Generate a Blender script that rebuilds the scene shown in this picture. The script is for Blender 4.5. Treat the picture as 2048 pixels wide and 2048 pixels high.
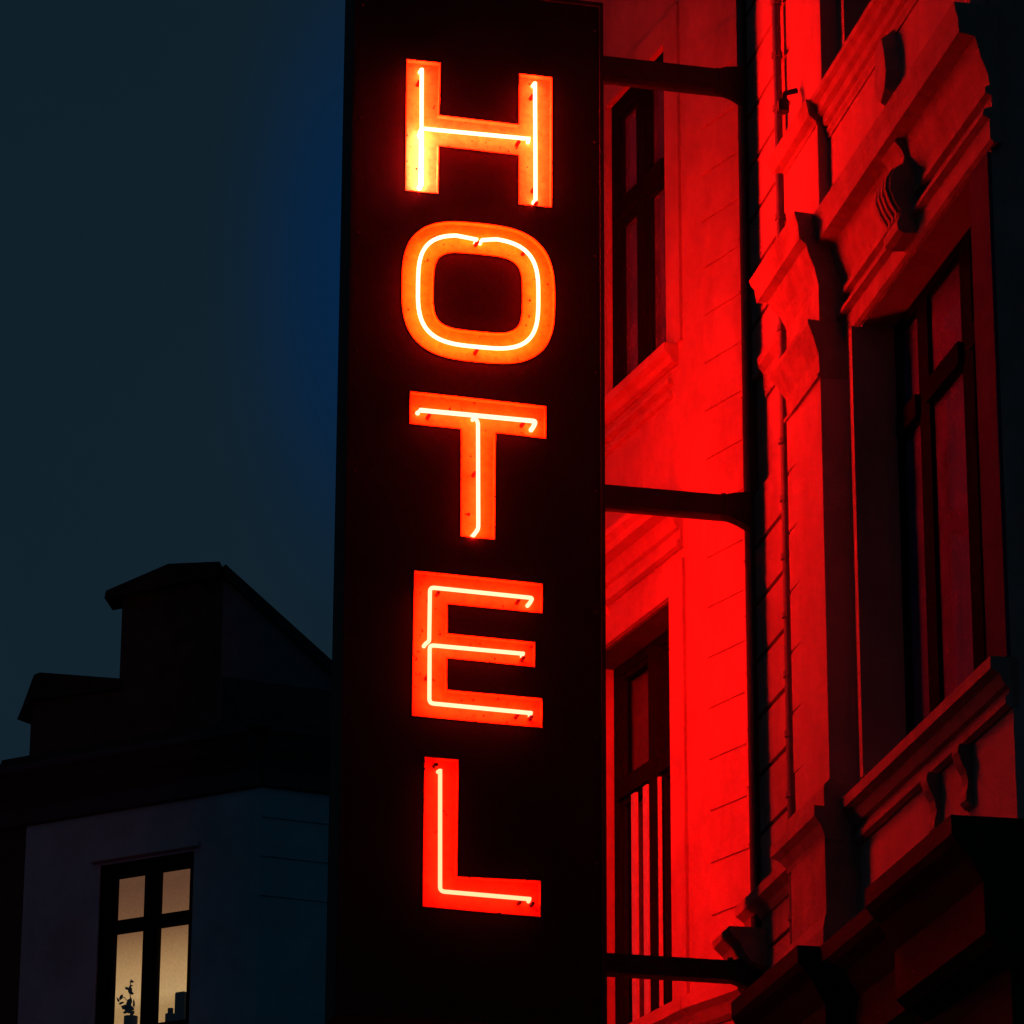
import bpy, bmesh, math, random
from math import sin, cos, radians, pi
from mathutils import Vector, Matrix
from mathutils.geometry import tessellate_polygon
random.seed(7)
scene = bpy.context.scene
col = scene.collection
for o in list(bpy.data.objects): bpy.data.objects.remove(o)

# ------------------------------------------------------------------ camera
F_PX = 7887.0
PITCH = math.atan(2755 / F_PX); ROLL = radians(0.25)
R0 = Vector((1, 0, 0)); U0 = Vector((0, -sin(PITCH), cos(PITCH))); FW = Vector((0, cos(PITCH), sin(PITCH)))
RT = R0 * cos(ROLL) + U0 * sin(ROLL); UP = U0 * cos(ROLL) - R0 * sin(ROLL)
cd = bpy.data.cameras.new('camera'); cam = bpy.data.objects.new('camera', cd); col.objects.link(cam)
cd.sensor_width = 36; cd.lens = 36 * F_PX / 2048; cd.clip_start = 0.1; cd.clip_end = 3000
m = Matrix((RT, UP, -FW)).transposed().to_4x4(); m.translation = Vector((0, 0, 1.6)); cam.matrix_world = m
scene.camera = cam

# ------------------------------------------------------------------ dusk sky
world = bpy.data.worlds.new('World'); scene.world = world; world.use_nodes = True
wn = world.node_tree.nodes; wl = world.node_tree.links; wn.clear()
wo = wn.new('ShaderNodeOutputWorld'); bg = wn.new('ShaderNodeBackground')
sky = wn.new('ShaderNodeTexSky'); sky.sky_type = 'NISHITA'; sky.sun_disc = False
sky.sun_elevation = radians(2.0); sky.sun_rotation = radians(-70)
tc = wn.new('ShaderNodeTexCoord')
# overcast dusk: a teal cloud sheet with one bluer gap in it, faint mottling
noi = wn.new('ShaderNodeTexNoise'); noi.inputs['Scale'].default_value = 5.0; noi.inputs['Detail'].default_value = 6
wl.new(tc.outputs['Generated'], noi.inputs['Vector'])
gap = Vector((-0.036 * 2.4, 0.922, 0.386))
dist = wn.new('ShaderNodeVectorMath'); dist.operation = 'DISTANCE'; dist.inputs[1].default_value = gap
mp = wn.new('ShaderNodeMapping'); mp.inputs['Scale'].default_value = (2.4, 1, 1)
wl.new(tc.outputs['Generated'], mp.inputs['Vector']); wl.new(mp.outputs['Vector'], dist.inputs[0])
mr = wn.new('ShaderNodeMapRange'); mr.interpolation_type = 'SMOOTHERSTEP'
mr.inputs['From Min'].default_value = 0.0; mr.inputs['From Max'].default_value = 0.115
mr.inputs['To Min'].default_value = 1.0; mr.inputs['To Max'].default_value = 0.0
wl.new(dist.outputs['Value'], mr.inputs['Value'])
cr = wn.new('ShaderNodeValToRGB')
cr.color_ramp.elements[0].position = 0.3; cr.color_ramp.elements[0].color = (0.0042, 0.0132, 0.0215, 1)
cr.color_ramp.elements[1].position = 0.7; cr.color_ramp.elements[1].color = (0.0056, 0.0160, 0.0270, 1)
wl.new(noi.outputs['Fac'], cr.inputs['Fac'])
mx = wn.new('ShaderNodeMix'); mx.data_type = 'RGBA'
wl.new(mr.outputs['Result'], mx.inputs['Factor']); wl.new(cr.outputs['Color'], mx.inputs['A'])
mx.inputs['B'].default_value = (0.0010, 0.0165, 0.058, 1)
skm = wn.new('ShaderNodeMix'); skm.data_type = 'RGBA'; skm.blend_type = 'ADD'; skm.inputs['Factor'].default_value = 0.0008
wl.new(mx.outputs['Result'], skm.inputs['A']); wl.new(sky.outputs['Color'], skm.inputs['B'])
sx = wn.new('ShaderNodeSeparateXYZ'); wl.new(tc.outputs['Generated'], sx.inputs[0])
ag = wn.new('ShaderNodeMapRange'); ag.interpolation_type = 'SMOOTHSTEP'      # unseen sky behind the camera brightened to raise the ambient light
ag.inputs['From Min'].default_value = 0.5; ag.inputs['From Max'].default_value = -0.6
ag.inputs['To Min'].default_value = 1.0; ag.inputs['To Max'].default_value = 1.7
wl.new(sx.outputs['Y'], ag.inputs['Value']); wl.new(ag.outputs['Result'], bg.inputs['Strength'])
wl.new(skm.outputs['Result'], bg.inputs['Color']); 
wl.new(bg.outputs['Background'], wo.inputs['Surface'])
scene.view_settings.view_transform = 'Standard'; scene.view_settings.look = 'None'
scene.view_settings.exposure = 0; scene.view_settings.gamma = 1
NEON = 420.0

# ------------------------------------------------------------------ materials
def mat(name, color, rough=0.8, noise=0.0, scale=8.0, bump=0.0, bscale=60.0, metal=0.0, spec=0.12, color2=None, grime=0.0, chips=0.0):
    m = bpy.data.materials.new(name); m.use_nodes = True
    n = m.node_tree.nodes; l = m.node_tree.links; b = n['Principled BSDF']
    b.inputs['Base Color'].default_value = (*color, 1); b.inputs['Roughness'].default_value = rough
    b.inputs['Metallic'].default_value = metal; b.inputs['Specular IOR Level'].default_value = spec
    g = n.new('ShaderNodeNewGeometry')
    if noise or color2:
        t = n.new('ShaderNodeTexNoise'); t.inputs['Scale'].default_value = scale; t.inputs['Detail'].default_value = 8
        t.inputs['Roughness'].default_value = 0.65
        l.new(g.outputs['Position'], t.inputs['Vector'])
        r = n.new('ShaderNodeValToRGB'); r.color_ramp.elements[0].position = 0.33; r.color_ramp.elements[1].position = 0.66
        c2 = color2 or tuple(c * (1 - noise) for c in color)
        r.color_ramp.elements[0].color = (*c2, 1); r.color_ramp.elements[1].color = (*color, 1)
        l.new(t.outputs['Fac'], r.inputs['Fac']); l.new(r.outputs['Color'], b.inputs['Base Color'])
        if grime:
            mp = n.new('ShaderNodeMapping'); mp.inputs['Scale'].default_value = (3.4, 3.4, 1.6); l.new(g.outputs['Position'], mp.inputs['Vector'])
            t3 = n.new('ShaderNodeTexNoise'); t3.inputs['Scale'].default_value = 1.0; t3.inputs['Detail'].default_value = 10; t3.inputs['Roughness'].default_value = .7
            l.new(mp.outputs['Vector'], t3.inputs['Vector'])
            r3 = n.new('ShaderNodeValToRGB'); r3.color_ramp.elements[0].position = .36; r3.color_ramp.elements[1].position = .58
            r3.color_ramp.elements[0].color = (1 - grime,) * 3 + (1,); r3.color_ramp.elements[1].color = (1, 1, 1, 1)
            l.new(t3.outputs['Fac'], r3.inputs['Fac'])
            x = n.new('ShaderNodeMix'); x.data_type = 'RGBA'; x.blend_type = 'MULTIPLY'; x.inputs['Factor'].default_value = 1
            l.new(r.outputs['Color'], x.inputs['A']); l.new(r3.outputs['Color'], x.inputs['B']); l.new(x.outputs['Result'], b.inputs['Base Color'])
        if chips:
            t3 = n.new('ShaderNodeTexNoise'); t3.inputs['Scale'].default_value = 34; t3.inputs['Detail'].default_value = 5
            l.new(g.outputs['Position'], t3.inputs['Vector'])
            r3 = n.new('ShaderNodeValToRGB'); r3.color_ramp.elements[0].position = chips; r3.color_ramp.elements[1].position = chips + .03
            r3.color_ramp.elements[0].color = (.03, .02, .02, 1); r3.color_ramp.elements[1].color = (1, 1, 1, 1)
            l.new(t3.outputs['Fac'], r3.inputs['Fac'])
            x = n.new('ShaderNodeMix'); x.data_type = 'RGBA'; x.blend_type = 'MULTIPLY'; x.inputs['Factor'].default_value = 1
            l.new(r.outputs['Color'], x.inputs['A']); l.new(r3.outputs['Color'], x.inputs['B']); l.new(x.outputs['Result'], b.inputs['Base Color'])
    if bump:
        t2 = n.new('ShaderNodeTexNoise'); t2.inputs['Scale'].default_value = bscale; t2.inputs['Detail'].default_value = 8
        t2.inputs['Roughness'].default_value = 0.7
        l.new(g.outputs['Position'], t2.inputs['Vector'])
        bp = n.new('ShaderNodeBump'); bp.inputs['Strength'].default_value = bump; bp.inputs['Distance'].default_value = 0.01
        l.new(t2.outputs['Fac'], bp.inputs['Height']); l.new(bp.outputs['Normal'], b.inputs['Normal'])
    return m
def emit(name, color, strength):
    m = bpy.data.materials.new(name); m.use_nodes = True; n = m.node_tree.nodes; n.clear()
    o = n.new('ShaderNodeOutputMaterial'); e = n.new('ShaderNodeEmission')
    e.inputs['Color'].default_value = (*color, 1); e.inputs['Strength'].default_value = strength
    m.node_tree.links.new(e.outputs[0], o.inputs[0]); return m
def glass(name, tint=(0.75, 0.78, 0.8), gloss=0.10, rough=0.03, lit_film=None):
    m = bpy.data.materials.new(name); m.use_nodes = True; n = m.node_tree.nodes; n.clear(); l = m.node_tree.links
    o = n.new('ShaderNodeOutputMaterial'); t = n.new('ShaderNodeBsdfTransparent'); g = n.new('ShaderNodeBsdfGlossy')
    t.inputs['Color'].default_value = (*tint, 1); g.inputs['Roughness'].default_value = rough
    x = n.new('ShaderNodeMixShader'); x.inputs[0].default_value = gloss
    l.new(t.outputs[0], x.inputs[1]); l.new(g.outputs[0], x.inputs[2]); l.new(x.outputs[0], o.inputs[0])
    if lit_film:       # mauve diffuse layer added over the glass so the panes look lit
        d = n.new('ShaderNodeBsdfDiffuse'); d.inputs['Color'].default_value = (*lit_film, 1); y = n.new('ShaderNodeMixShader')
        gg = n.new('ShaderNodeNewGeometry'); tt = n.new('ShaderNodeTexNoise'); tt.inputs['Scale'].default_value = 5; tt.inputs['Detail'].default_value = 6
        l.new(gg.outputs['Position'], tt.inputs['Vector']); q = n.new('ShaderNodeMapRange'); l.new(tt.outputs['Fac'], q.inputs['Value'])
        q.inputs['From Min'].default_value = .3; q.inputs['From Max'].default_value = .7; q.inputs['To Min'].default_value = .25; q.inputs['To Max'].default_value = .6
        l.new(q.outputs['Result'], y.inputs[0]); l.new(x.outputs[0], y.inputs[1]); l.new(d.outputs[0], y.inputs[2]); l.new(y.outputs[0], o.inputs[0])
    return m

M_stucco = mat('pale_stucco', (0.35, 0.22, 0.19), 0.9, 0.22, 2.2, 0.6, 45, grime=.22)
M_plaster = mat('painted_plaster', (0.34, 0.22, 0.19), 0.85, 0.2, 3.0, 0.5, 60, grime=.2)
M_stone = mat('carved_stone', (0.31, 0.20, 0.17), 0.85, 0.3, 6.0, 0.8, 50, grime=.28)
M_dstone = mat('dark_stone', (0.014, 0.013, 0.013), 0.9, 0.3, 5.0, 0.5, 50)  # even near-black stone for ledge, signboard and end wall
M_frame = mat('dark_window_paint', (0.007, 0.0065, 0.0065), 0.95, 0.2, 20, 0.1, 90, spec=0.0)
M_frame_w = mat('worn_white_window_paint', (0.5, 0.47, 0.43), 0.5, 0.2, 20, 0.1, 90)
M_jamb_dim = mat('dim_jamb_mauve', (0.075, 0.05, 0.08), 0.9, 0.3, 5, 0.3, 40, spec=0.0)
M_soffit_shade = mat('soffit_shade', (0.05, 0.04, 0.04), 0.95, 0.2, 12, 0.1, 60, spec=0.0)
M_black = mat('black_sign_enamel', (0.0055, 0.0058, 0.0075), 0.6, 0.5, 3.0, 0.12, 12, spec=0.15)
M_side = mat('black_sign_side', (0.02, 0.018, 0.02), 0.6, 0.3, 4.0, 0.1, 30)
M_arm = mat('dark_painted_steel', (0.03, 0.027, 0.027), 0.6, 0.4, 14.0, 0.3, 60)
M_chan = mat('letter_tray_enamel', (0.74, 0.84, 0.03), 0.5, 0.0, 26, 0.15, 40, color2=(0.60, 0.55, 0.02), chips=.30)
TRAY = {'H': mat('cream_glow_tray_enamel', (0.74, 0.84, 0.14), 0.5, 0.0, 26, 0.15, 40, color2=(0.62, 0.56, 0.08), chips=.30),  # glow hue put into each tray's colour, hot cream down to dim red
        'T': mat('orange_glow_tray_enamel', (0.75, 0.62, 0.03), 0.5, 0.0, 26, 0.15, 40, color2=(0.62, 0.42, 0.02), chips=.30),
        'E': mat('red_orange_glow_tray_enamel', (0.75, 0.38, 0.03), 0.5, 0.0, 26, 0.15, 40, color2=(0.62, 0.24, 0.02), chips=.31),
        'L': mat('red_glow_tray_enamel', (0.72, 0.14, 0.02), 0.5, 0.0, 26, 0.15, 40, color2=(0.6, 0.08, 0.015), chips=.31)}
M_chan_out = mat('letter_tray_outside', (0.03, 0.02, 0.02), 0.5)
M_cap = mat('tube_support_rubber', (0.02, 0.015, 0.015), 0.6)
M_glass = glass('window_glass')
M_litpane = glass('lit_window_glass', lit_film=(0.16, 0.10, 0.22))
M_inside = mat('dark_room', (0.02, 0.018, 0.018), 0.95)
M_curtain = mat('net_curtain', (0.20, 0.17, 0.26), 0.95, 0.4, 9, 0.4, 30)
M_zinc = mat('zinc_pipe', (0.16, 0.15, 0.15), 0.6, 0.3, 12, 0.2, 40)
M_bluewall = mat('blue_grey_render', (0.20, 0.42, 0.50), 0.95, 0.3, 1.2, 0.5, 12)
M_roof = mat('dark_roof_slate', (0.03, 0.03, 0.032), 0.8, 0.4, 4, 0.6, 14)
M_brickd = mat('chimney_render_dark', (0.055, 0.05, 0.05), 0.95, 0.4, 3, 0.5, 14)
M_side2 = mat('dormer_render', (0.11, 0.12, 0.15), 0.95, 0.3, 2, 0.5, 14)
M_frieze = mat('eaves_board', (0.04, 0.05, 0.07), 0.9, 0.3, 3, 0.4, 12)
M_asph = mat('asphalt', (0.05, 0.05, 0.05), 0.9, 0.4, 3, 0.6, 40)
M_pave = mat('paving_slabs', (0.18, 0.17, 0.16), 0.9, 0.3, 4, 0.4, 30)
M_leaf = mat('leaf', (0.02, 0.03, 0.012), 0.7)
M_pot = mat('pot_clay', (0.03, 0.02, 0.015), 0.8)

# ------------------------------------------------------------------ object helpers
def link(name, me, mats, parent=None):
    o = bpy.data.objects.new(name, me); col.objects.link(o)
    for m in (mats if isinstance(mats, (list, tuple)) else [mats]): me.materials.append(m)
    if parent is not None:
        o.parent = parent; o.matrix_parent_inverse = Matrix.Translation(-world_loc(parent))
    return o
def world_loc(o):
    return o.location if o.type == 'EMPTY' else Vector((0, 0, 0))   # parts are modelled in world coordinates
def thing(name, label, cat, loc, group=None):
    o = bpy.data.objects.new(name, None); col.objects.link(o); o.location = loc
    o['label'] = label; o['category'] = cat
    if group: o['group'] = group
    return o
def tag(o, label, cat, group=None):
    o['label'] = label; o['category'] = cat
    if group: o['group'] = group
    return o
def mesh_of(bm, name, smooth=False):
    bmesh.ops.recalc_face_normals(bm, faces=bm.faces)
    me = bpy.data.meshes.new(name); bm.to_mesh(me); bm.free()
    if smooth:
        for p in me.polygons: p.use_smooth = True
    return me

class Frame:
    def __init__(s, o, d, n): s.o = Vector(o); s.d = Vector(d); s.n = Vector(n)
    def pt(s, t, p, z): return s.o + s.d * t + s.n * p + Vector((0, 0, z))
def az(a): return Vector((sin(radians(a)), cos(radians(a)), 0))

def box(bm, fr, t0, t1, p0, p1, z0, z1):
    v = [bm.verts.new(fr.pt(t, p, z)) for z in (z0, z1) for p in (p0, p1) for t in (t0, t1)]
    for f in ((0, 1, 3, 2), (4, 5, 7, 6), (0, 1, 5, 4), (2, 3, 7, 6), (0, 2, 6, 4), (1, 3, 7, 5)): bm.faces.new([v[i] for i in f])
def prism(bm, A, B):
    a = [bm.verts.new(p) for p in A]; b = [bm.verts.new(p) for p in B]; n = len(A)
    for i in range(n): bm.faces.new((a[i], a[(i + 1) % n], b[(i + 1) % n], b[i]))
    for loop, vs in ((A, a), (B, b)):
        for tri in tessellate_polygon([[Vector(p) for p in loop]]): bm.faces.new([vs[i] for i in tri])
def profile(bm, fr, t0, t1, pts, back=-0.03):
    """moulding: (p,z) outline from top to bottom, closed behind the wall face"""
    pts = [(back, pts[0][1])] + list(pts) + [(back, pts[-1][1])]
    prism(bm, [fr.pt(t0, p, z) for p, z in pts], [fr.pt(t1, p, z) for p, z in pts])
def tube(bm, pts, r, seg=10, cap=True):
    pts = [Vector(p) for p in pts]; rings = []
    ref = None
    for i, p in enumerate(pts):
        d = (pts[min(i + 1, len(pts) - 1)] - pts[max(i - 1, 0)]).normalized()
        if ref is None: ref = d.orthogonal().normalized()
        ref = (ref - d * ref.dot(d)).normalized(); w = d.cross(ref)
        rings.append([bm.verts.new(p + (ref * cos(2 * pi * k / seg) + w * sin(2 * pi * k / seg)) * r) for k in range(seg)])
    for a, b in zip(rings, rings[1:]):
        for k in range(seg): bm.faces.new((a[k], a[(k + 1) % seg], b[(k + 1) % seg], b[k]))
    if cap: bm.faces.new(rings[0]); bm.faces.new(rings[-1])
def smooth_path(pts, r=0.018, n=5):
    """round the corners of a polyline"""
    pts = [Vector(p) for p in pts]; out = [pts[0]]
    for a, b, c in zip(pts, pts[1:], pts[2:]):
        la, lc = (a - b).length, (c - b).length; q = min(r, la * 0.45, lc * 0.45)
        A = b + (a - b).normalized() * q; Cc = b + (c - b).normalized() * q
        for i in range(n + 1):
            t = i / n; out.append(A * (1 - t) ** 2 + b * 2 * t * (1 - t) + Cc * t * t)
    out.append(pts[-1]); return out
def B(): return bmesh.new()

def wall(bm, fr, t0, t1, z0, z1, holes, depth=0.35, p=0.0):
    """wall face with rectangular openings and their reveals"""
    ts = sorted({t0, t1, *[h[0] for h in holes], *[h[1] for h in holes]}); zs = sorted({z0, z1, *[h[2] for h in holes], *[h[3] for h in holes]})
    def inhole(t, z): return any(h[0] < t < h[1] and h[2] < z < h[3] for h in holes)
    for a, b in zip(ts, ts[1:]):
        for c, d in zip(zs, zs[1:]):
            if not inhole((a + b) / 2, (c + d) / 2):
                for q in (p, p - depth):
                    bm.faces.new([bm.verts.new(fr.pt(t, q, z)) for t, z in ((a, c), (b, c), (b, d), (a, d))])
    for a, b, c, d in list(holes) + [(t0, t1, z0, z1)]:
        for (x0, y0), (x1, y1) in (((a, c), (b, c)), ((b, c), (b, d)), ((b, d), (a, d)), ((a, d), (a, c))):
            bm.faces.new([bm.verts.new(fr.pt(t, q, z)) for t, q, z in ((x0, p, y0), (x1, p, y1), (x1, p - depth, y1), (x0, p - depth, y0))])
    bmesh.ops.remove_doubles(bm, verts=bm.verts, dist=1e-5)

# ------------------------------------------------------------------ the frames every part is laid out on
S = az(76.2); NF = Vector((S.y, -S.x, 0))
SC = Vector((-0.16197, 18.0, 0)); TH = 0.15
ROOT = Vector((1.21803, 18.54490, 0))
DB = az(-10.75); NB = Vector((-DB.y, DB.x, 0))
FB = Frame(ROOT, -DB, NB)                       # t = u, towards the camera
def af(o, a):
    d = az(a); n = Vector((-d.y, d.x, 0)); return Frame(o, d, n if n.x < 0 else -n)
K1 = FB.pt(-0.221, 0, 0)
FA1 = af(K1, -29.3); K2 = FA1.pt(0.536, 0, 0); FA2 = af(K2, -20.0)
SF = Frame(SC, S, NF)                           # sign face toward the camera
SBK = Frame(SC - NF * TH, -S, -NF)              # the other sign face

# ------------------------------------------------------------------ ground
bm = B(); bm.faces.new([bm.verts.new(v) for v in ((-400, -400, 0), (400, -400, 0), (400, 800, 0), (-400, 800, 0))])
g = link('ground', mesh_of(bm, 'ground'), M_asph); g['kind'] = 'structure'
bm = B(); box(bm, FB, -20, 30, 0.0, 2.6, 0.004, 0.13)
g = link('pavement', mesh_of(bm, 'pavement'), M_pave); g['kind'] = 'structure'

# ------------------------------------------------------------------ window unit
def window(parent, fr, t0, t1, z0, z1, rec, posts, transom, fm, fw=0.07, curtain=None, cm=None, post_out=0.0, sash=0.03, gm=None, pf=0.0):
    bm = B(); d0, d1 = rec - 0.07, rec
    box(bm, fr, t0, t0 + fw, d0, d1, z0, z1); box(bm, fr, t1 - fw, t1, d0, d1, z0, z1)
    box(bm, fr, t0 + fw, t1 - fw, d0, d1, z1 - fw, z1); box(bm, fr, t0 + fw, t1 - fw, d0, d1, z0, z0 + fw)
    edges = [t0 + fw]
    for c, w in posts:
        box(bm, fr, c - w / 2, c + w / 2, d0, d1 + post_out, z0 + fw, z1 - fw); edges += [c - w / 2, c + w / 2]
    edges.append(t1 - fw)
    for i in range(0, len(edges), 2):
        a, b = edges[i], edges[i + 1]
        box(bm, fr, a, b, d0 + 0.003, d1 + 0.02, transom - 0.05, transom + 0.05)
        for (lo, hi) in ((z0 + fw, transom - 0.05), (transom + 0.05, z1 - fw)):   # casement sashes
            box(bm, fr, a, a + sash, d0 + 0.01, d1 - 0.014, lo, hi); box(bm, fr, b - sash, b, d0 + 0.01, d1 - 0.014, lo, hi)
            box(bm, fr, a + sash, b - sash, d0 + 0.01, d1 - 0.014, lo, lo + sash); box(bm, fr, a + sash, b - sash, d0 + 0.01, d1 - 0.014, hi - sash, hi)
    w = link('window', mesh_of(bm, 'window'), fm, parent)
    for i in range(0, len(edges), 2):
        a, b = edges[i], edges[i + 1]
        for (lo, hi) in ((z0 + fw, transom - 0.05), (transom + 0.05, z1 - fw)):
            bm = B(); box(bm, fr, a + sash, b - sash, d0 + 0.028 + pf, d0 + 0.032 + pf, lo + sash, hi - sash)
            link('pane', mesh_of(bm, 'pane'), gm or M_glass, w)
    if curtain:
        for (a, b) in curtain:
            bm = B(); n = max(8, int((b - a) / 0.03)); rows = []
            for z in (z0, z1):
                rows.append([bm.verts.new(fr.pt(a + (b - a) * i / n, rec - 0.084 + 0.006 * sin(i * 1.9) + 0.004 * sin(i * 0.7 + 1), z)) for i in range(n + 1)])
            for i in range(n): bm.faces.new((rows[0][i], rows[0][i + 1], rows[1][i + 1], rows[1][i]))
            link('curtain', mesh_of(bm, 'curtain', True), cm or M_curtain, w)
    bm = B(); box(bm, fr, t0 - 0.1, t1 + 0.1, rec - 1.2, rec - 1.1, z0 - 0.1, z1 + 0.1)
    link('room_back', mesh_of(bm, 'room_back'), M_inside, w)
    return w

# ================================================================== ORNATE BUILDING (right, on frame FB)
ob = thing('townhouse', 'ornate stone town house with columned cornices, lit red by the sign at its left', 'building', FB.pt(1.8, 0, 0))
UE = 3.915; UP0, UP1 = 1.13, 1.716; PD = 0.132
HW = (1.970, 3.645, 6.13, 8.31)
bm = B(); wall(bm, FB, -0.221, UE, 0, 15, [HW, (1.80, 3.645, 9.56, 12.2), (1.8, 3.645, 1.0, 4.2)], 0.45)
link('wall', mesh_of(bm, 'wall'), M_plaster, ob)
bm = B()
e0 = FB.pt(UE, -0.45, 0)
box(bm, FB, UE - 0.4, UE, -9, -0.45, 0, 15)
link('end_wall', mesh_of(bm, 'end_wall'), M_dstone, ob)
# pilaster: shaft, capital, base
bm = B(); box(bm, FB, 1.13, UP1, -0.02, PD, 6.20, 8.14)
link('pilaster', mesh_of(bm, 'pilaster'), M_plaster, ob)
def ring_profile(bm, u0, u1, pts, pd=0.0):
    """moulding that returns round both ends of a projection: mitred"""
    ex = [p - pd for p, z in pts]
    L = [(FB.pt(u0 - 2 * max(e, 0), p, z), FB.pt(u1 + max(e, 0) * 0.35, p, z)) for (p, z), e in zip(pts, ex)]
    A = [FB.pt(u0, -0.03, pts[0][1])] + [a for a, b in L] + [FB.pt(u0, -0.03, pts[-1][1])]
    Bq = [FB.pt(u1, -0.03, pts[0][1])] + [b for a, b in L] + [FB.pt(u1, -0.03, pts[-1][1])]
    prism(bm, A, Bq)
cap = [(.192, 8.415), (.190, 8.395), (.165, 8.335), (.150, 8.29), (.138, 8.254), (.134, 8.17), (.146, 8.155), (.146, 8.14)]
bm = B(); ring_profile(bm, UP0, UP1, cap, PD); link('capital', mesh_of(bm, 'capital'), M_stone, ob)
bm = B(); ring_profile(bm, UP0, UP1, [(PD, 6.24), (.163, 6.205), (.163, 6.11)], PD)
link('pilaster_base', mesh_of(bm, 'pilaster_base'), M_stone, ob)
# pedestal
bm = B(); ring_profile(bm, UP0, UP1, [(.213, 6.108), (.213, 6.06), (.185, 6.03), (.165, 5.985), (.161, 5.96)], PD)
box(bm, FB, UP0, UP1, -0.02, .161, 5.62, 5.962)
ring_profile(bm, UP0, UP1, [(.168, 5.622), (.182, 5.56), (.182, 5.47)], PD)
link('pedestal', mesh_of(bm, 'pedestal'), M_stone, ob)
# entablature, main run and the part that breaks forward over the pilaster
ent = [(.250, 8.94), (.246, 8.92), (.232, 8.88), (.226, 8.81), (.190, 8.785), (.178, 8.74), (.150, 8.68), (.137, 8.63), (.130, 8.60), (.130, 8.42)]
bm = B(); ring_profile(bm, UP0, UP1, ent, PD); link('entablature', mesh_of(bm, 'entablature'), M_stone, ob)
main = [(.155, 8.935), (.150, 8.90), (.140, 8.86), (.138, 8.80), (.070, 8.785), (.060, 8.75), (.050, 8.70), (.035, 8.66), (.022, 8.62), (.016, 8.57), (.035, 8.562), (.035, 8.535), (.010, 8.525),
        (.010, 8.475), (.045, 8.462), (.050, 8.435), (.022, 8.42), (.022, 8.33), (.006, 8.315)]
bm = B(); profile(bm, FB, UP1 - 0.01, UE + 0.06, main); link('entablature', mesh_of(bm, 'entablature'), M_stone, ob)
bm = B(); profile(bm, FB, 0.25, UP0 + 0.0, [(.05, 8.80), (.045, 8.76), (.02, 8.72), (.012, 8.6)]); link('string_course', mesh_of(bm, 'string_course'), M_stone, ob)
# plain band between entablature and upper string course
bm = B(); box(bm, FB, UP1, UE, -0.02, .066, 8.95, 9.33); box(bm, FB, 1.13, UP1, -0.02, .118, 8.95, 9.42)
link('attic_band', mesh_of(bm, 'attic_band'), M_plaster, ob)
st = [(.178, 9.525), (.172, 9.50), (.162, 9.448), (.130, 9.43), (.122, 9.41)]
bm = B(); ring_profile(bm, UP0, UP1, st, .118); link('string_course', mesh_of(bm, 'string_course'), M_stone, ob)
bm = B(); profile(bm, FB, UP1, UE + 0.05, [(.155, 9.53), (.152, 9.505), (.130, 9.488), (.122, 9.455), (.100, 9.44), (.095, 9.40), (.078, 9.388), (.082, 9.365), (.074, 9.35), (.074, 9.33)])
link('sill_course', mesh_of(bm, 'sill_course'), M_stone, ob)
bm = B(); box(bm, FB, 1.13, 1.69, -0.02, .085, 9.526, 15); link('pilaster', mesh_of(bm, 'pilaster'), M_plaster, ob)
# sill and apron under the big window
bm = B(); profile(bm, FB, UP1, UE, [(.085, 6.145), (.085, 6.095), (.05, 6.075), (.03, 6.03), (.012, 6.02), (.012, 5.995), (.03, 5.985), (.03, 5.955), (.01, 5.94)])
link('window_sill', mesh_of(bm, 'window_sill'), M_stone, ob)
# scroll brackets
for u in (2.86, 3.30):
    pts = [(.0, 5.94), (.055, 5.94), (.062, 5.91), (.05, 5.87), (.03, 5.83), (.022, 5.78), (.032, 5.74), (.034, 5.71), (.02, 5.69), (0, 5.68)]
    bm = B(); prism(bm, [FB.pt(u, p, z) for p, z in pts], [FB.pt(u + .08, p, z) for p, z in pts])
    link('bracket', mesh_of(bm, 'bracket'), M_stone, ob)
# dark projecting ledge across the bottom, stepping forward twice
led = lambda k, dz=0: [(k, 5.474 + dz), (k, 5.40 + dz), (k - .02, 5.37), (k - .06, 5.33), (k - .09, 5.27), (k - .12, 5.22), (k - .12, 5.02), (k - .16, 4.98), (.02, 4.93)]
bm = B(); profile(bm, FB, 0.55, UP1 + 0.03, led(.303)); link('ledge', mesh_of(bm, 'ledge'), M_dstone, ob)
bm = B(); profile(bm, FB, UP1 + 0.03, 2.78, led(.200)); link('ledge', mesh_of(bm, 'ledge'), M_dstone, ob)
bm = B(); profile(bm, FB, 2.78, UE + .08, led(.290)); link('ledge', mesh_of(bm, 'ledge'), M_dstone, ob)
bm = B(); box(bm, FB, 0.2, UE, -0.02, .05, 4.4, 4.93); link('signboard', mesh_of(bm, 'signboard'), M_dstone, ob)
bm = B(); profile(bm, FB, -0.19, 0.16, [(.21, 5.93), (.205, 5.90), (.16, 5.86), (.13, 5.80), (.10, 5.76), (.02, 5.74)])
link('ledge', mesh_of(bm, 'ledge'), M_stone, ob)
bm = B(); profile(bm, FB, -0.19, UP0, [(.09, 6.11), (.09, 6.06), (.05, 6.03), (.03, 5.99)]); link('string_course', mesh_of(bm, 'string_course'), M_stone, ob)
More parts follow.
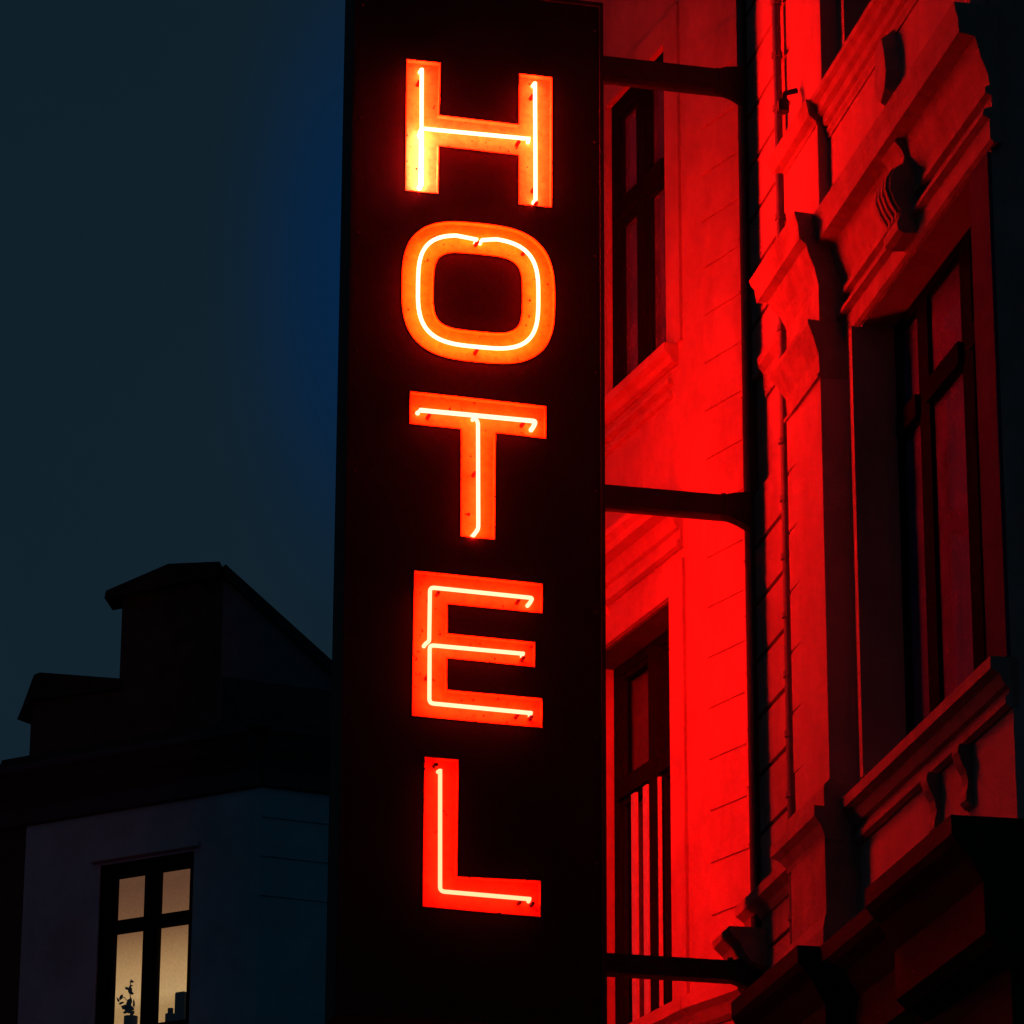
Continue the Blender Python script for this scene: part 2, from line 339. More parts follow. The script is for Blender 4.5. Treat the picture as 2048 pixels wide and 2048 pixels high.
# rusticated blocks beside the pilaster and on its edge
zj = [8.165 + 0.292 * k for k in range(-14, 12)]
def notched(bm, fr, t0, t1, zs, p, g, floor):
    pts = []
    for a, b in reversed(list(zip(zs, zs[1:]))): pts += [(floor, b), (floor, b - g), (p, b - g - .002), (p, a + g + .002), (floor, a + g)]
    profile(bm, fr, t0, t1, pts, back=-.02)
for lo, hi in ((-14, 1), (2, 12)):
    bm = B(); notched(bm, FB, -0.20, 0.90, sorted(8.165 + .292 * k for k in range(lo, hi))[::1][::-1][::-1], .022, .011, .0015)
    link('quoins', mesh_of(bm, 'quoins'), M_stucco, ob)
bm = B(); pts = []; zq = [8.165 + .292 * k for k in range(-6, 1)]
for a, b in reversed(list(zip(zq, zq[1:]))): pts += [(.0015, b), (.0015, b - .008), (.007, b - .010), (.007, a + .010), (.0015, a + .008)]
prism(bm, [FB.pt(1.133, PD - .02, pts[0][1])] + [FB.pt(1.133, PD + p, z) for p, z in pts] + [FB.pt(1.133, PD - .02, pts[-1][1])],
      [FB.pt(1.42, PD - .03, pts[0][1])] + [FB.pt(1.42, PD - .012 + p, z) for p, z in pts] + [FB.pt(1.42, PD - .03, pts[-1][1])])
link('quoins', mesh_of(bm, 'quoins'), M_plaster, ob)
# console over the window head
con = [(.0, 8.80), (.10, 8.80), (.112, 8.78), (.085, 8.75), (.07, 8.715), (.075, 8.68), (.11, 8.655), (.135, 8.61), (.14, 8.56), (.12, 8.50), (.09, 8.45), (.095, 8.43), (.112, 8.40), (.108, 8.365), (.08, 8.35), (.03, 8.355), (0, 8.36)]
bm = B(); prism(bm, [FB.pt(2.72, p, z) for p, z in con], [FB.pt(2.93, p, z) for p, z in con])
for k in range(4):
    uu = 2.727 + k * .05; c2 = [(p + .012 if p > 0.01 else 0, z) for p, z in con]
    prism(bm, [FB.pt(uu, p, z) for p, z in c2[5:12]], [FB.pt(uu + .026, p, z) for p, z in c2[5:12]])
link('console', mesh_of(bm, 'console'), M_stone, ob)
# cartouche on the band above the console
bm = B()
pts = [(-.09, 9.02), (-.13, 9.12), (-.10, 9.27), (-.05, 9.38), (.05, 9.38), (.10, 9.27), (.13, 9.12), (.09, 9.02), (0, 8.96)]
prism(bm, [FB.pt(2.80 + a, .05, z) for a, z in pts], [FB.pt(2.80 + a * .7, .13, 9.17 + (z - 9.17) * .7) for a, z in pts])
link('cartouche', mesh_of(bm, 'cartouche'), M_stone, ob)
window(ob, FB, *HW, -0.15, [(2.40, .15), (3.04, .15)], 7.80, M_frame, 0.05, curtain=[(1.98, 3.6)], post_out=0.0, gm=M_litpane, pf=0.022, sash=.022)
window(ob, FB, 1.80, 3.645, 9.56, 12.2, -0.20, [(2.38, .12), (3.02, .12)], 11.4, M_frame, 0.08)
window(ob, FB, 1.8, 3.645, 1.0, 4.2, -0.20, [(2.38, .12), (3.02, .12)], 3.2, M_frame, 0.08)
# rainwater pipe
bm = B(); tube(bm, [FB.pt(.80, .062, 0.2), FB.pt(.80, .062, 15)], .022, 12)
pipe = link('drainpipe', mesh_of(bm, 'drainpipe', True), M_zinc, ob)
for z in zj:
    bm = B(); tube(bm, [FB.pt(.80, .062, z - .014), FB.pt(.80, .062, z + .014)], .029, 12); link('pipe_clip', mesh_of(bm, 'pipe_clip'), M_zinc, pipe)
bm = B(); box(bm, FB, 1.918, 1.966, -.02, .05, 6.19, 8.30); link('window_surround', mesh_of(bm, 'window_surround'), M_plaster, ob)
bm = B(); box(bm, FB, 3.66, UE - .004, -.02, .016, 6.15, 8.30); link('jamb_dim_strip', mesh_of(bm, 'jamb_dim_strip'), M_jamb_dim, ob)  # mauve strip added, the sign's light falloff put into its colour
# small iron hook on the upper pilaster
bm = B(); tube(bm, [FB.pt(1.30, .10, 9.78), FB.pt(1.30, .16, 9.76), FB.pt(1.30, .17, 9.70)], .014, 8); tube(bm, [FB.pt(1.30, .17, 9.72), FB.pt(1.30, .17, 9.66)], .03, 8)
link('hook', mesh_of(bm, 'hook'), M_arm, ob)
# parapet
bm = B(); profile(bm, FB, -0.2, UE + .2, [(.5, 15.2), (.5, 15.0), (.3, 14.8), (.1, 14.6)], back=-.4); link('parapet', mesh_of(bm, 'parapet'), M_stone, ob)

# ================================================================== CORNER WING (left red wall)
wg = thing('corner_house', 'plain plastered house wall with two tall windows, glowing red behind the sign', 'building', FA1.pt(0.3, 0, 0))
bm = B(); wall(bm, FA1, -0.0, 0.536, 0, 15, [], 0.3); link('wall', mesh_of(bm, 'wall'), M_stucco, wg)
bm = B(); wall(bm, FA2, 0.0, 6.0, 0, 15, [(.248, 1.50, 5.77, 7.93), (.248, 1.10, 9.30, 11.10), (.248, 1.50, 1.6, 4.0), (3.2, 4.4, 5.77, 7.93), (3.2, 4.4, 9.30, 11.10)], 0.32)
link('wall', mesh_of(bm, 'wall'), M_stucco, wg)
bm = B(); notched(bm, FA1, .0, .360, [8.543 - .2665 * k for k in range(11, -10, -1)], .010, .007, .001)
link('quoins', mesh_of(bm, 'quoins'), M_stucco, wg)
# window surrounds
for z0, z1 in ((5.77, 7.93), (9.30, 11.10)):
    for t0 in (.248, 3.2):
        bm = B(); t1 = t0 + (1.252 if z0 < 9 or t0 > 1 else .852)
        box(bm, FA2, t0 - .19, t0 - .003, -.01, .018, z0, z1 + .16); box(bm, FA2, t1 + .003, t1 + .18, -.01, .018, z0, z1 + .16); box(bm, FA2, t0 - .003, t1 + .003, -.01, .018, z1 + .003, z1 + .16)
        link('window_surround', mesh_of(bm, 'window_surround'), M_stucco, wg)
for z1, mm_ in ((7.93, M_soffit_shade),):
    bm = B(); box(bm, FA2, .252, 1.496, -.168, -.004, z1 - .016, z1 - .003); link('soffit_shade_board', mesh_of(bm, 'soffit_shade_board'), mm_, wg)  # dark board added under the lintel in place of the soffit's shade
# light casement bars of the lower window
bm = B()
for t, w_ in ((1.17, .06), (1.0, .065), (.835, .055)): box(bm, FA2, t - w_ / 2, t + w_ / 2, -.165, -.148, 5.86, 7.13)
link('inner_casement', mesh_of(bm, 'inner_casement'), M_frame_w, wg)
# sill under upper window with its apron moulding
bm = B(); profile(bm, FA2, 0.12, 1.75, [(.08, 9.30), (.08, 9.25), (.05, 9.23), (.035, 9.20), (.012, 9.19)])
profile(bm, FA2, 0.2, 1.68, [(.03, 9.13), (.03, 9.105), (.0, 9.095)])
profile(bm, FA2, 0.2, 1.68, [(.022, 9.05), (.022, 9.03), (.0, 9.02)])
link('window_sill', mesh_of(bm, 'window_sill'), M_stucco, wg)
# hood over lower window
bm = B(); profile(bm, FA2, 0.08, 1.75, [(.17, 8.44), (.165, 8.41), (.14, 8.38), (.13, 8.345), (.07, 8.33), (.055, 8.29), (.04, 8.26), (.02, 8.25), (.02, 8.20), (.035, 8.19), (.035, 8.165), (.01, 8.155)])
link('window_hood', mesh_of(bm, 'window_hood'), M_stucco, wg)
cp = [(0, 8.33), (.125, 8.33), (.13, 8.27), (.10, 8.20), (.07, 8.12), (.06, 8.03), (.075, 7.98), (.05, 7.95), (0, 7.945)]
for t in (1.14, 1.56):
    bm = B(); prism(bm, [FA2.pt(t, p, z) for p, z in cp], [FA2.pt(t + .10, p, z) for p, z in cp]); link('bracket', mesh_of(bm, 'bracket'), M_stucco, wg)
# low band course
bm = B(); profile(bm, FA2, -0.03, 6.0, [(.09, 5.765), (.09, 5.70), (.06, 5.67), (.03, 5.62), (.01, 5.60)])
link('string_course', mesh_of(bm, 'string_course'), M_stucco, wg)
bm = B(); profile(bm, FA1, 0.0, .545, [(.09, 5.768), (.09, 5.703), (.06, 5.673), (.03, 5.623), (.01, 5.603)])
link('string_course', mesh_of(bm, 'string_course'), M_stucco, wg)
window(wg, FA2, .248, 1.10, 9.30, 11.10, -.015, [(.65, .11)], 10.41, M_frame, .085, curtain=[(.3, 1.05)], post_out=.01, gm=M_litpane)
window(wg, FA2, .248, 1.50, 5.77, 7.93, -.17, [(.874, .10)], 7.20, M_frame, .075, curtain=[(.3, .8), (.95, 1.45)], post_out=.03)
window(wg, FA2, 3.2, 4.4, 9.30, 11.10, -.17, [(3.8, .10)], 10.41, M_frame, .075)
window(wg, FA2, 3.2, 4.4, 5.77, 7.93, -.17, [(3.8, .10)], 7.20, M_frame, .075)
window(wg, FA2, .248, 1.50, 1.6, 4.0, -.17, [(.874, .10)], 3.2, M_frame, .075)

# ================================================================== HOTEL SIGN
hs = thing('hotel_sign', 'tall black vertical sign box reading HOTEL in glowing red neon letters', 'sign', SC - NF * TH / 2 + Vector((0, 0, 5.378)))
def superell(cx, cz, a, b, e, n=72):
    out = []
    for i in range(n):
        t = pi / 2 + 2 * pi * i / n; c, s = cos(t), sin(t)
        out.append((cx + a * math.copysign(abs(c) ** (2 / e), c), cz + b * math.copysign(abs(s) ** (2 / e), s)))
    return out
OUT = {
 'H': [(-0.406, 10.2263), (-0.2279, 10.226), (-0.232, 9.9383), (0.1733, 9.9334), (0.1743, 10.2153), (0.3487, 10.2154), (0.3472, 9.4968), (0.1735, 9.4957), (0.1735, 9.7627), (-0.2332, 9.7669), (-0.2325, 9.5086), (-0.4024, 9.5068)],
 'T': [(-0.366, 8.4532), (0.3192, 8.4389), (0.3194, 8.267), (0.0663, 8.274), (0.0655, 7.7254), (-0.1064, 7.7277), (-0.1091, 8.2779), (-0.3656, 8.2803)],
 'E': [(-0.333, 7.5387), (0.3038, 7.5243), (0.3021, 7.3715), (-0.1649, 7.3809), (-0.1635, 7.2357), (0.2674, 7.2267), (0.2658, 7.099), (-0.1652, 7.1114), (-0.1637, 6.956), (0.3028, 6.9494), (0.303, 6.7998), (-0.3352, 6.8126)],
 'L': [(-0.272, 6.62), (-0.1043, 6.6174), (-0.1062, 6.0519), (0.2963, 6.0577), (0.2966, 5.8802), (-0.2729, 5.8956)]}
TUBE = {
 'H': [[(-0.321, 10.185), (-0.3182, 9.86)], [(-0.3061, 9.8589), (0.2378, 9.8654)], [(0.2625, 10.179), (0.2669, 9.538)], [(-0.3182, 9.84), (-0.3163, 9.555)]],
 'T': [[(-0.31, 8.3638), (0.2715, 8.3606), (0.2577, 8.3296)], [(-0.036, 8.3552), (-0.019, 8.3282), (-0.0132, 7.7803), (-0.0362, 7.7483)]],
 'E': [[(0.2423, 7.4264), (0.2578, 7.4535), (-0.248, 7.4655), (-0.249, 7.1969), (-0.2651, 7.183)], [(0.2159, 7.1699), (-0.2467, 7.177), (-0.2448, 6.890), (0.2554, 6.8778)]],
 'L': [[(-0.1893, 6.5692), (-0.1834, 5.983), (0.2513, 5.9724)]]}
SUP = {'H': [(-0.332, 10.115), (0.252, 10.1078), (0.181, 9.8453), (0.273, 9.5228), (.262, 9.60)], 'O': [(-0.0272, 9.2803), (-0.2395, 9.2788), (0.2133, 9.2563), (-0.0261, 8.7043)],
       'T': [(-0.2607, 8.344), (0.2093, 8.3475), (-0.0301, 8.0677)],
       'E': [(-0.2052, 7.4455), (0.19, 7.4374), (-0.2532, 7.022), (0.2153, 7.1529), (0.1873, 6.8653), (.255, 6.862)], 'L': [(-0.2066, 6.5925), (0.2636, 5.9552), (0.2037, 5.9594)]}
otr = superell(-0.0254, 9.004, .389, .371, 3.0); oin = superell(-0.029, 9.0013, .2227, .203, 4.2)
ot = superell(-0.0218, 9.0127, .304, .2914, 3.3, 96)
i0 = 2
TUBE['O'] = [[(-0.030, 9.290)] + ot[3:95] + [(-0.006, 9.290)]]
Q0, Q1 = .008, .0462                               # tray floor and rim
for k in 'HTEL': OUT[k] = [(x + .0074, z + .0105) for x, z in OUT[k]]
otr = [(x + .0074, z + .0105) for x, z in otr]; oin = [(x + .0074, z + .0105) for x, z in oin]
def offs(poly, d):
    """shrink a clockwise/ccw outline inward by d (mitred)"""
    n = len(poly); area = sum(poly[i][0] * poly[(i + 1) % n][1] - poly[(i + 1) % n][0] * poly[i][1] for i in range(n))
    sg = 1 if area > 0 else -1; out = []
    for i in range(n):
        a, b, c = Vector(poly[i - 1]), Vector(poly[i]), Vector(poly[(i + 1) % n])
        e1 = (b - a).normalized(); e2 = (c - b).normalized()
        n1 = Vector((-e1.y, e1.x)) * sg; n2 = Vector((-e2.y, e2.x)) * sg
        k = (n1 + n2); k = k / max(0.2, k.dot(n1)) if k.length > 1e-6 else n1
        q = b + k * d; out.append((q.x, q.y))
    return out
FQ = .045                                        # both face plates, and the letter trays sunk into them
SL, SR, ZB, ZT = -.668, .622, 5.378, 10.672
def face_holes(fr):
    return [[(x, z) for x, z in OUT[c]] for c in 'HTEL'] + [otr]
bm = B()
for fr, a, b in ((SF, SL, SR), (SBK, -SR, -SL)):
    loops = [[(a, ZB), (b, ZB), (b, ZT), (a, ZT)]] + face_holes(fr)
    def fill(loops):
        flat = [p for L in loops for p in L]; v = [bm.verts.new(fr.pt(x, FQ, z)) for x, z in flat]
        for t in tessellate_polygon([[Vector((x, z, 0)) for x, z in L] for L in loops]):
            try: bm.faces.new([v[i] for i in t])
            except ValueError: pass
    fill(loops); fill([oin])
Ff = [SF.pt(a, FQ, z) for a, z in ((SL, ZB), (SR, ZB), (SR, ZT), (SL, ZT))]
Bk = [SBK.pt(-a, FQ, z) for a, z in ((SL, ZB), (SR, ZB), (SR, ZT), (SL, ZT))]
a = [bm.verts.new(p) for p in Ff]; b = [bm.verts.new(p) for p in Bk]
for i in range(4): bm.faces.new((a[i], a[(i + 1) % 4], b[(i + 1) % 4], b[i]))
bmesh.ops.remove_doubles(bm, verts=bm.verts, dist=1e-5)
link('cabinet', mesh_of(bm, 'cabinet'), M_black, hs)
for fr, a, b in ((SF, SL, SR), (SBK, -SR, -SL)):
    bm = B(); w = .022
    box(bm, fr, a + .002, a + w, FQ + .001, FQ + .010, 5.382, 10.668); box(bm, fr, b - w, b - .002, FQ + .001, FQ + .010, 5.382, 10.668)
    box(bm, fr, a + w, b - w, FQ + .001, FQ + .010, 5.382, 5.404); box(bm, fr, a + w, b - w, FQ + .001, FQ + .010, 10.646, 10.668)
    link('edge_trim', mesh_of(bm, 'edge_trim'), M_side, hs)

def letter(ch, fr, power, lab=None):
    bm = B()
    outer = otr if ch == 'O' else OUT[ch]
    def ret(loop_out, loop_in):
        n = len(loop_out)
        rows = [[bm.verts.new(fr.pt(a, q, z)) for a, z in L] for L, q in ((loop_out, Q0 - .004), (loop_out, Q1), (loop_in, Q1), (loop_in, Q0))]
        for r, (x, y) in enumerate(zip(rows, rows[1:])):
            for i in range(n):
                f = bm.faces.new((x[i], x[(i + 1) % n], y[(i + 1) % n], y[i])); f.material_index = 1 if r == 0 else 0
    oi = offs(outer, .005); ret(outer, oi)
    if ch == 'O':
        ii = offs(oin, -.005); ret(oin, ii); n = len(oi)
        a = [bm.verts.new(fr.pt(x, Q0, z)) for x, z in oi]; b = [bm.verts.new(fr.pt(x, Q0, z)) for x, z in ii]
        for i in range(n): bm.faces.new((a[i], a[(i + 1) % n], b[(i + 1) % n], b[i]))
    else:
        v = [bm.verts.new(fr.pt(x, Q0, z)) for x, z in oi]
        for t in tessellate_polygon([[Vector((x, z, 0)) for x, z in oi]]): bm.faces.new([v[i] for i in t])
    bmesh.ops.recalc_face_normals(bm, faces=bm.faces)
    me = bpy.data.meshes.new('letter'); bm.to_mesh(me); bm.free()
    L = link('letter', me, [TRAY.get(ch, M_chan), M_chan_out], hs)
    if lab: L['label'] = lab
    k_ = power ** -.3
    em = emit('neon_' + ch, (1.0, 0.0040 * (power ** -.6 if power < .7 else k_), 0.0022 * power ** -.5), NEON * power)
    for pi_, path in enumerate(TUBE[ch]):
        hot = fr is SF and (ch, pi_) == ('H', 3)
        pts = smooth_path([Vector((x, z, 0)) for x, z in path], .022) if ch != 'O' else [Vector((x, z, 0)) for x, z in path]
        P = [fr.pt(p.x, .055, p.y) for p in pts]
        P = [P[0] - fr.n * .045] + P + [P[-1] - fr.n * .045]        # ends bend back into the tray
        bm = B(); tube(bm, P, .0115 if (ch, pi_) == ('T', 0) else .0100, 10); link('neon_tube', mesh_of(bm, 'neon_tube', True), HOT if hot else em, L)
    for x, z in SUP[ch]:
        bm = B(); tube(bm, [fr.pt(x, Q0, z), fr.pt(x, .035, z), fr.pt(x, .036, z), fr.pt(x, .052, z)], .010, 8)
        link('tube_support', mesh_of(bm, 'tube_support'), M_cap, L)
PW = {'H': 1.7, 'O': 1.3, 'T': .72, 'E': .38, 'L': .19}
HOT = emit('neon_hot', (1.0, 0.0085, 0.0090), NEON * 3.4)
for ch in 'HOTEL':
    letter(ch, SF, PW[ch], 'glowing letter ' + ch)
for ch in 'HOTEL':
    letter(ch, SBK, {'H': .22, 'O': .7, 'T': 1.25, 'E': 1.35, 'L': 1.0}[ch])
for s_ in (SL + .045, SR - .045):
    for k in range(9):
        bm = B(); q = SF.pt(s_, FQ, 5.55 + k * .62); tube(bm, [q, q + NF * .006], .007, 8)
        link('screw', mesh_of(bm, 'screw'), M_arm, hs)
# arms to the wall
SM = Frame(SC - NF * .20, S, NF)
for z0, z1, sl in ((10.362, 10.475, .0), (8.036, 8.142, .0), (5.694, 5.787, .0)):
    bm = B(); box(bm, SM, .60, 1.421, -.049, .049, z0, z1)
    arm = link('mounting_arm', mesh_of(bm, 'mounting_arm'), M_arm, hs)
    pts = [(1.28, z0 - .002), (1.37, z0 - .032), (1.421, z0 - .06), (1.421, z1 + .025), (1.335, z1 + .012), (1.30, z1 + .002)]
    bm = B(); prism(bm, [SM.pt(a, -.008, z) for a, z in pts], [SM.pt(a, .058, z) for a, z in pts]); link('gusset_plate', mesh_of(bm, 'gusset_plate'), M_arm, arm)
    bm = B(); box(bm, SM, 1.487, 1.62, -.03, .03, z0 + .01, z1 - .01); link('wall_plate', mesh_of(bm, 'wall_plate'), M_arm, arm)
    for t_, z_ in ((.66, z1), (1.30, z1)):
        bm = B(); tube(bm, [SM.pt(t_, 0, z_), SM.pt(t_, 0, z_ + .022)], .014, 6); link('bolt', mesh_of(bm, 'bolt'), M_arm, arm)

bm = B(); box(bm, SM, 1.422, 1.486, -.05, .05, 5.60, 13.0); link('mounting_post', mesh_of(bm, 'mounting_post'), M_arm, hs)

# ================================================================== DARK CORNER BUILDING (left, far)
O40 = Vector((-2.60582, 40.0, 0)); D1 = Vector((-.848048, .529919, 0)); N1 = Vector((-.529919, -.848048, 0))
D2 = Vector((.913545, .406737, 0)); N2 = Vector((.406737, -.913545, 0))
F1 = Frame(O40, D1, N1); F2 = Frame(O40, D2, N2)
cb = thing('apartment_house', 'dark blunt cornered house under a twilight sky with one lit window', 'building', O40)
WO = (.862, 2.107, 9.95, 11.93)
bm = B(); wall(bm, F1, 0, 3.14, 0, 12.55, [WO], .3); link('wall', mesh_of(bm, 'wall'), M_bluewall, cb)
bm = B(); wall(bm, F2, 0, 9, 0, 12.55, [], .3); link('wall', mesh_of(bm, 'wall'), M_bluewall, cb)
bm = B()
for k in range(3): profile(bm, F2, 0, 9, [(.012, 12.2 - k * .42), (.012, 12.185 - k * .42)])
link('string_course', mesh_of(bm, 'string_course'), M_bluewall, cb)
bm = B(); prof = [(.34, 13.10), (.34, 13.03), (.28, 12.98), (.22, 12.88), (.10, 12.78), (.05, 12.70), (.05, 12.52), (.0, 12.50)]
profile(bm, F1, 0.0, 3.5, prof); profile(bm, F2, 0.0, 9, prof); link('eaves', mesh_of(bm, 'eaves'), M_frieze, cb)
# mansard
bm = B(); rp = [(.20, 13.10), (.16, 13.22), (-.6, 13.9), (-3.0, 14.2), (-3.0, 13.1)]
prism(bm, [F2.pt(-.3, p, z) for p, z in rp], [F2.pt(9, p, z) for p, z in rp])
rp = [(.20, 13.10), (.16, 13.25), (-.3, 13.36), (-3.0, 13.4), (-3.0, 13.1)]
prism(bm, [F1.pt(-.2, p, z) for p, z in rp], [F1.pt(3.4, p, z) for p, z in rp])
link('roof', mesh_of(bm, 'roof'), M_roof, cb)
# lean-to roof room
bm = B()
w = lambda t, p, z: F1.pt(t, p, z)
a0, a1, a2 = F1.pt(1.96, -.02, 0), F1.pt(.60, -.02, 0), F1.pt(.60, -.02, 0) + D2 * 1.9
a3 = a2 + N2 * -2; a4 = F1.pt(1.96, -2.2, 0)
def poly_prism(bm, base, zb, zt):
    A = [Vector((p.x, p.y, zb)) for p in base]; Bq = [Vector((p.x, p.y, z)) for p, z in zip(base, zt)]
    prism(bm, A, Bq)
poly_prism(bm, [a0, a1, a1 + Vector((.02, .3, 0)), a0 + Vector((.3, .3, 0))], 13.0, [14.92] * 4)
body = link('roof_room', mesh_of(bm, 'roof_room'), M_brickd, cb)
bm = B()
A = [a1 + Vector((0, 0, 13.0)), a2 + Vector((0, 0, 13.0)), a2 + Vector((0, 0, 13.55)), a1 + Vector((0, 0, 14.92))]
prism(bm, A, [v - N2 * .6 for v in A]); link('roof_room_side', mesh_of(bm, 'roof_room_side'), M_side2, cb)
bm = B()   # roof cap: lip, slope, flat top, long slope to the right
c = [F1.pt(2.12, .10, 14.92), F1.pt(2.10, .10, 15.00), F1.pt(1.26, .10, 15.165), F1.pt(.57, .10, 15.07), F1.pt(.57, .10, 14.92)]
prism(bm, c, [v + Vector((.05, .45, 0)) for v in c])
A = [a1 + N2 * .06 + Vector((0, 0, 14.92)), a1 + N2 * .06 + Vector((0, 0, 15.06)), a2 + N2 * .06 + Vector((0, 0, 13.66)), a2 + N2 * .06 + Vector((0, 0, 13.52))]
prism(bm, A, [v - N2 * .8 for v in A])
link('roof_room_cap', mesh_of(bm, 'roof_room_cap'), M_roof, cb)
# low chimney block with a sloped cap
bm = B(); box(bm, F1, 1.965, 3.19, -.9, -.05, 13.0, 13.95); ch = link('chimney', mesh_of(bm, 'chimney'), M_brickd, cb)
bm = B(); c = [F1.pt(3.33, .02, 13.74), F1.pt(3.27, .02, 13.86), F1.pt(3.12, .02, 14.22), F1.pt(3.04, .02, 14.235), F1.pt(1.90, .02, 13.985), F1.pt(1.90, .02, 13.88), F1.pt(3.16, .02, 13.93), F1.pt(3.20, .02, 13.72)]
prism(bm, c, [v - N1 * 1.0 for v in c]); link('chimney_cap', mesh_of(bm, 'chimney_cap'), M_roof, ch)
bm = B(); tube(bm, [F1.pt(3.06, -.3, 14.2), F1.pt(3.06, -.3, 14.27)], .02, 8); link('vent_pipe', mesh_of(bm, 'vent_pipe'), M_roof, ch)
# lit window
wf = B(); fm = .0
box(wf, F1, .862, .921, -.10, -.02, 9.95, 11.93); box(wf, F1, 1.915, 2.107, -.10, -.02, 9.95, 11.93)
box(wf, F1, 1.333, 1.512, -.10, -.015, 9.95, 11.93)
for a, b in ((.921, 1.333), (1.512, 1.915)):
    box(wf, F1, a, b, -.10, -.02, 11.775, 11.93); box(wf, F1, a, b, -.10, -.018, 11.17, 11.305); box(wf, F1, a, b, -.10, -.02, 9.95, 10.14)
lw = link('window', mesh_of(wf, 'window'), M_frame, cb); lw['label'] = 'lit window with dark cross frame'
for a, b in ((.921, 1.333), (1.512, 1.915)):
    for c_, d_ in ((11.305, 11.775), (10.02, 11.17)):
        bm = B(); box(bm, F1, a, b, -.065, -.060, c_, d_); link('pane', mesh_of(bm, 'pane'), M_glass, lw)
def blind_mat():
    m = bpy.data.materials.new('lamplit_blind'); m.use_nodes = True; n = m.node_tree.nodes; l = m.node_tree.links; n.clear()
    o = n.new('ShaderNodeOutputMaterial'); e = n.new('ShaderNodeEmission'); g = n.new('ShaderNodeNewGeometry'); s = n.new('ShaderNodeSeparateXYZ')
    l.new(g.outputs['Position'], s.inputs[0])
    r = n.new('ShaderNodeMapRange'); r.inputs['From Min'].default_value = 10.0; r.inputs['From Max'].default_value = 11.8; l.new(s.outputs['Z'], r.inputs['Value'])
    t = n.new('ShaderNodeTexNoise'); t.inputs['Scale'].default_value = 40; t.inputs['Detail'].default_value = 4; l.new(g.outputs['Position'], t.inputs['Vector'])
    c = n.new('ShaderNodeValToRGB'); els = c.color_ramp.elements
    els[0].position = 0; els[0].color = (.50, .25, .085, 1); els[1].position = 1; els[1].color = (.15, .058, .026, 1)
    for p, cc in ((.26, (.52, .28, .10)), (.34, (.66, .38, .15)), (.50, (.55, .29, .11)), (.66, (.34, .16, .06)), (.74, (.24, .10, .04))):
        q = els.new(p); q.color = (*cc, 1)
    l.new(r.outputs[0], c.inputs[0])
    mm = n.new('ShaderNodeMath'); mm.operation = 'MULTIPLY_ADD'; mm.inputs[1].default_value = .5; mm.inputs[2].default_value = .75; l.new(t.outputs['Fac'], mm.inputs[0])
    l.new(c.outputs[0], e.inputs['Color']); l.new(mm.outputs[0], e.inputs['Strength']); mm.inputs[1].default_value = .7; mm.inputs[2].default_value = 1.2; l.new(e.outputs[0], o.inputs[0]); return m
bm = B(); box(bm, F1, .2, 2.8, -.62, -.60, 9.6, 12.3); link('blind', mesh_of(bm, 'blind'), blind_mat(), lw)
bm = B(); box(bm, F1, .80, 2.18, -.02, .10, 9.88, 9.948); box(bm, F1, .80, 2.18, -.48, -.105, 9.90, 10.155); link('window_sill', mesh_of(bm, 'window_sill'), M_bluewall, cb)
bm = B(); profile(bm, F1, .78, 2.2, [(.05, 12.02), (.05, 11.97), (.0, 11.95)]); link('window_surround', mesh_of(bm, 'window_surround'), M_bluewall, cb)

FS = Frame(F1.pt(.13, .06, .08), D1, N1)
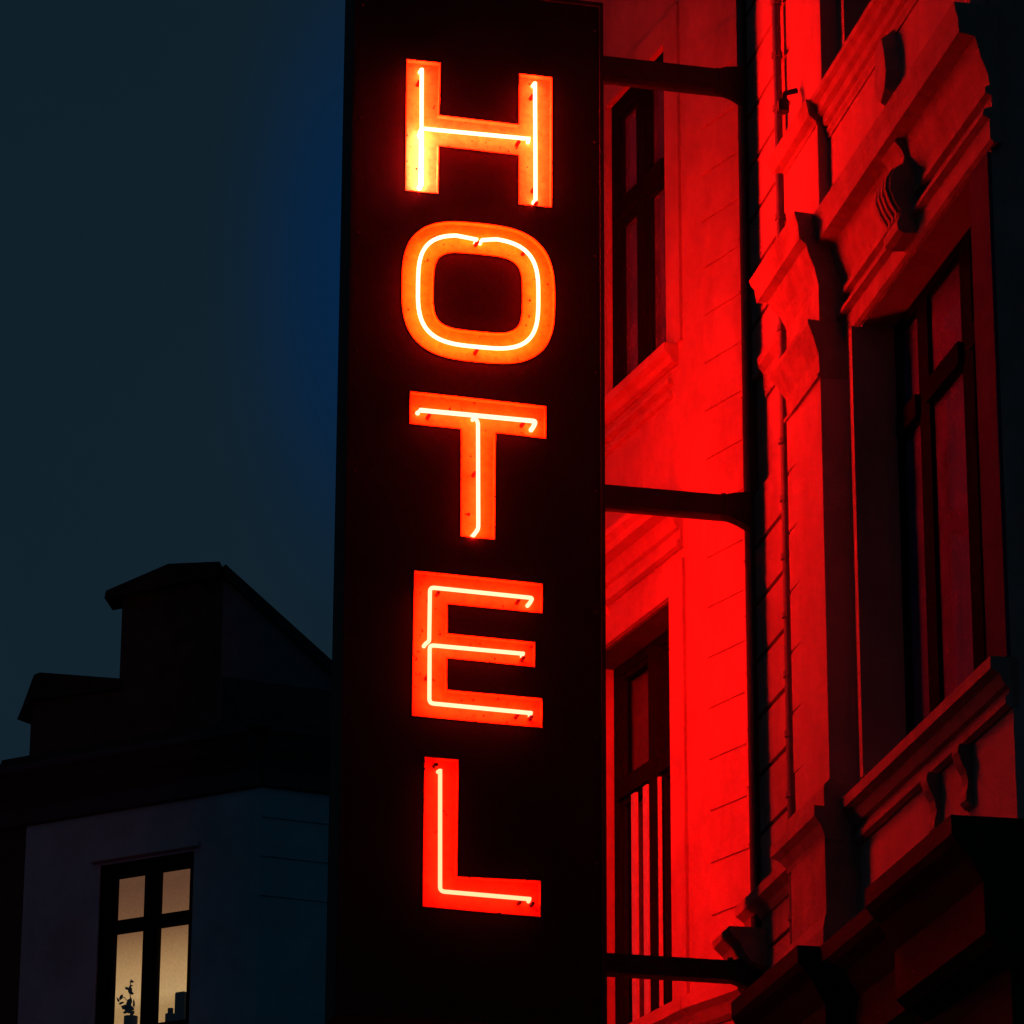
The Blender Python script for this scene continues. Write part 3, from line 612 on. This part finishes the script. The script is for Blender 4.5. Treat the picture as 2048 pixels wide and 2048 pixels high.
# potted plant standing on the lit window's sill
pp = thing('potted_plant', 'small leafy houseplant standing inside the lit window at lower left', 'plant', FS.pt(1.72, -.28, 10.03))
bm = B(); tube(bm, [FS.pt(1.66, -.28, 10.03), FS.pt(1.66, -.28, 10.22)], .075, 14); link('pot', mesh_of(bm, 'pot'), M_pot, pp)
bm = B(); tube(bm, smooth_path([FS.pt(1.66, -.28, 10.20), FS.pt(1.665, -.28, 10.35), FS.pt(1.68, -.27, 10.50), FS.pt(1.675, -.28, 10.62)], .04), .006, 6)
tube(bm, [FS.pt(1.665, -.28, 10.34), FS.pt(1.76, -.28, 10.44), FS.pt(1.82, -.28, 10.41)], .004, 6)
link('stem', mesh_of(bm, 'stem'), M_leaf, pp)
bm = B()
rr = random.Random(3)
for (t, z, s) in [(1.74, 10.33, .075), (1.70, 10.29, .07), (1.66, 10.31, .06), (1.72, 10.38, .06), (1.64, 10.36, .05), (1.68, 10.27, .06), (1.77, 10.37, .04), (1.83, 10.415, .035), (1.79, 10.44, .035),
                  (1.68, 10.50, .05), (1.655, 10.47, .04), (1.705, 10.52, .035), (1.675, 10.60, .03), (1.65, 10.54, .03), (1.63, 10.245, .04)]:
    c0 = FS.pt(t, -.28 + rr.uniform(-.04, .04), z); a = rr.uniform(0, 6.28)
    u = FS.d * cos(a) + Vector((0, 0, sin(a))); v = (FS.d * -sin(a) + Vector((0, 0, cos(a)))) * .8 + FS.n * .4
    pts = [c0 + u * s * x + v * s * y for x, y in ((-1, 0), (-.4, .5), (.3, .45), (1, 0), (.3, -.45), (-.4, -.5))]
    q = [p + FS.n * .004 for p in pts]; prism(bm, pts, q)
link('leaves', mesh_of(bm, 'leaves'), M_leaf, pp)
bm = B(); box(bm, FS, .925, 1.05, -.36, -.22, 10.03, 10.40); bmesh.ops.bevel(bm, geom=bm.edges[:], offset=.01, segments=2, affect='EDGES')
tag(link('storage_box', mesh_of(bm, 'storage_box'), M_pot), 'upright dark box at the lower right corner of the lit window', 'box')
bm = B(); tube(bm, [FS.pt(1.14, -.28, 10.03), FS.pt(1.14, -.28, 10.19)], .055, 12); tube(bm, [FS.pt(1.14, -.28, 10.19), FS.pt(1.14, -.28, 10.25)], .03, 12)
tag(link('jar', mesh_of(bm, 'jar'), M_pot), 'small dark jar beside the box inside the lit window', 'jar')

# neighbouring house at the far left, set back in the dark
F0 = Frame(F1.pt(3.14, 0, 0), D1, N1)
nb = thing('neighbouring_house', 'unlit house wall at the far left edge, darker than its neighbour', 'building', F0.pt(1.5, 0, 0))
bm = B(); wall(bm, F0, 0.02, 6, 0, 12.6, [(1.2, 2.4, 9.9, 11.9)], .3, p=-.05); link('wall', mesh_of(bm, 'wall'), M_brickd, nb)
bm = B(); profile(bm, F0, .36, 6, [(.35, 13.16), (.35, 13.08), (.2, 12.9), (.05, 12.75), (.0, 12.6)], back=-.3); link('eaves', mesh_of(bm, 'eaves'), M_roof, nb)
bm = B(); rp = [(.28, 13.165), (.2, 13.24), (-2.5, 13.30), (-2.5, 12.7)]; prism(bm, [F0.pt(.37, p, z) for p, z in rp], [F0.pt(6, p, z) for p, z in rp]); link('roof', mesh_of(bm, 'roof'), M_roof, nb)
window(nb, F0, 1.2, 2.4, 9.9, 11.9, -.2, [(1.8, .1)], 11.2, M_frame)
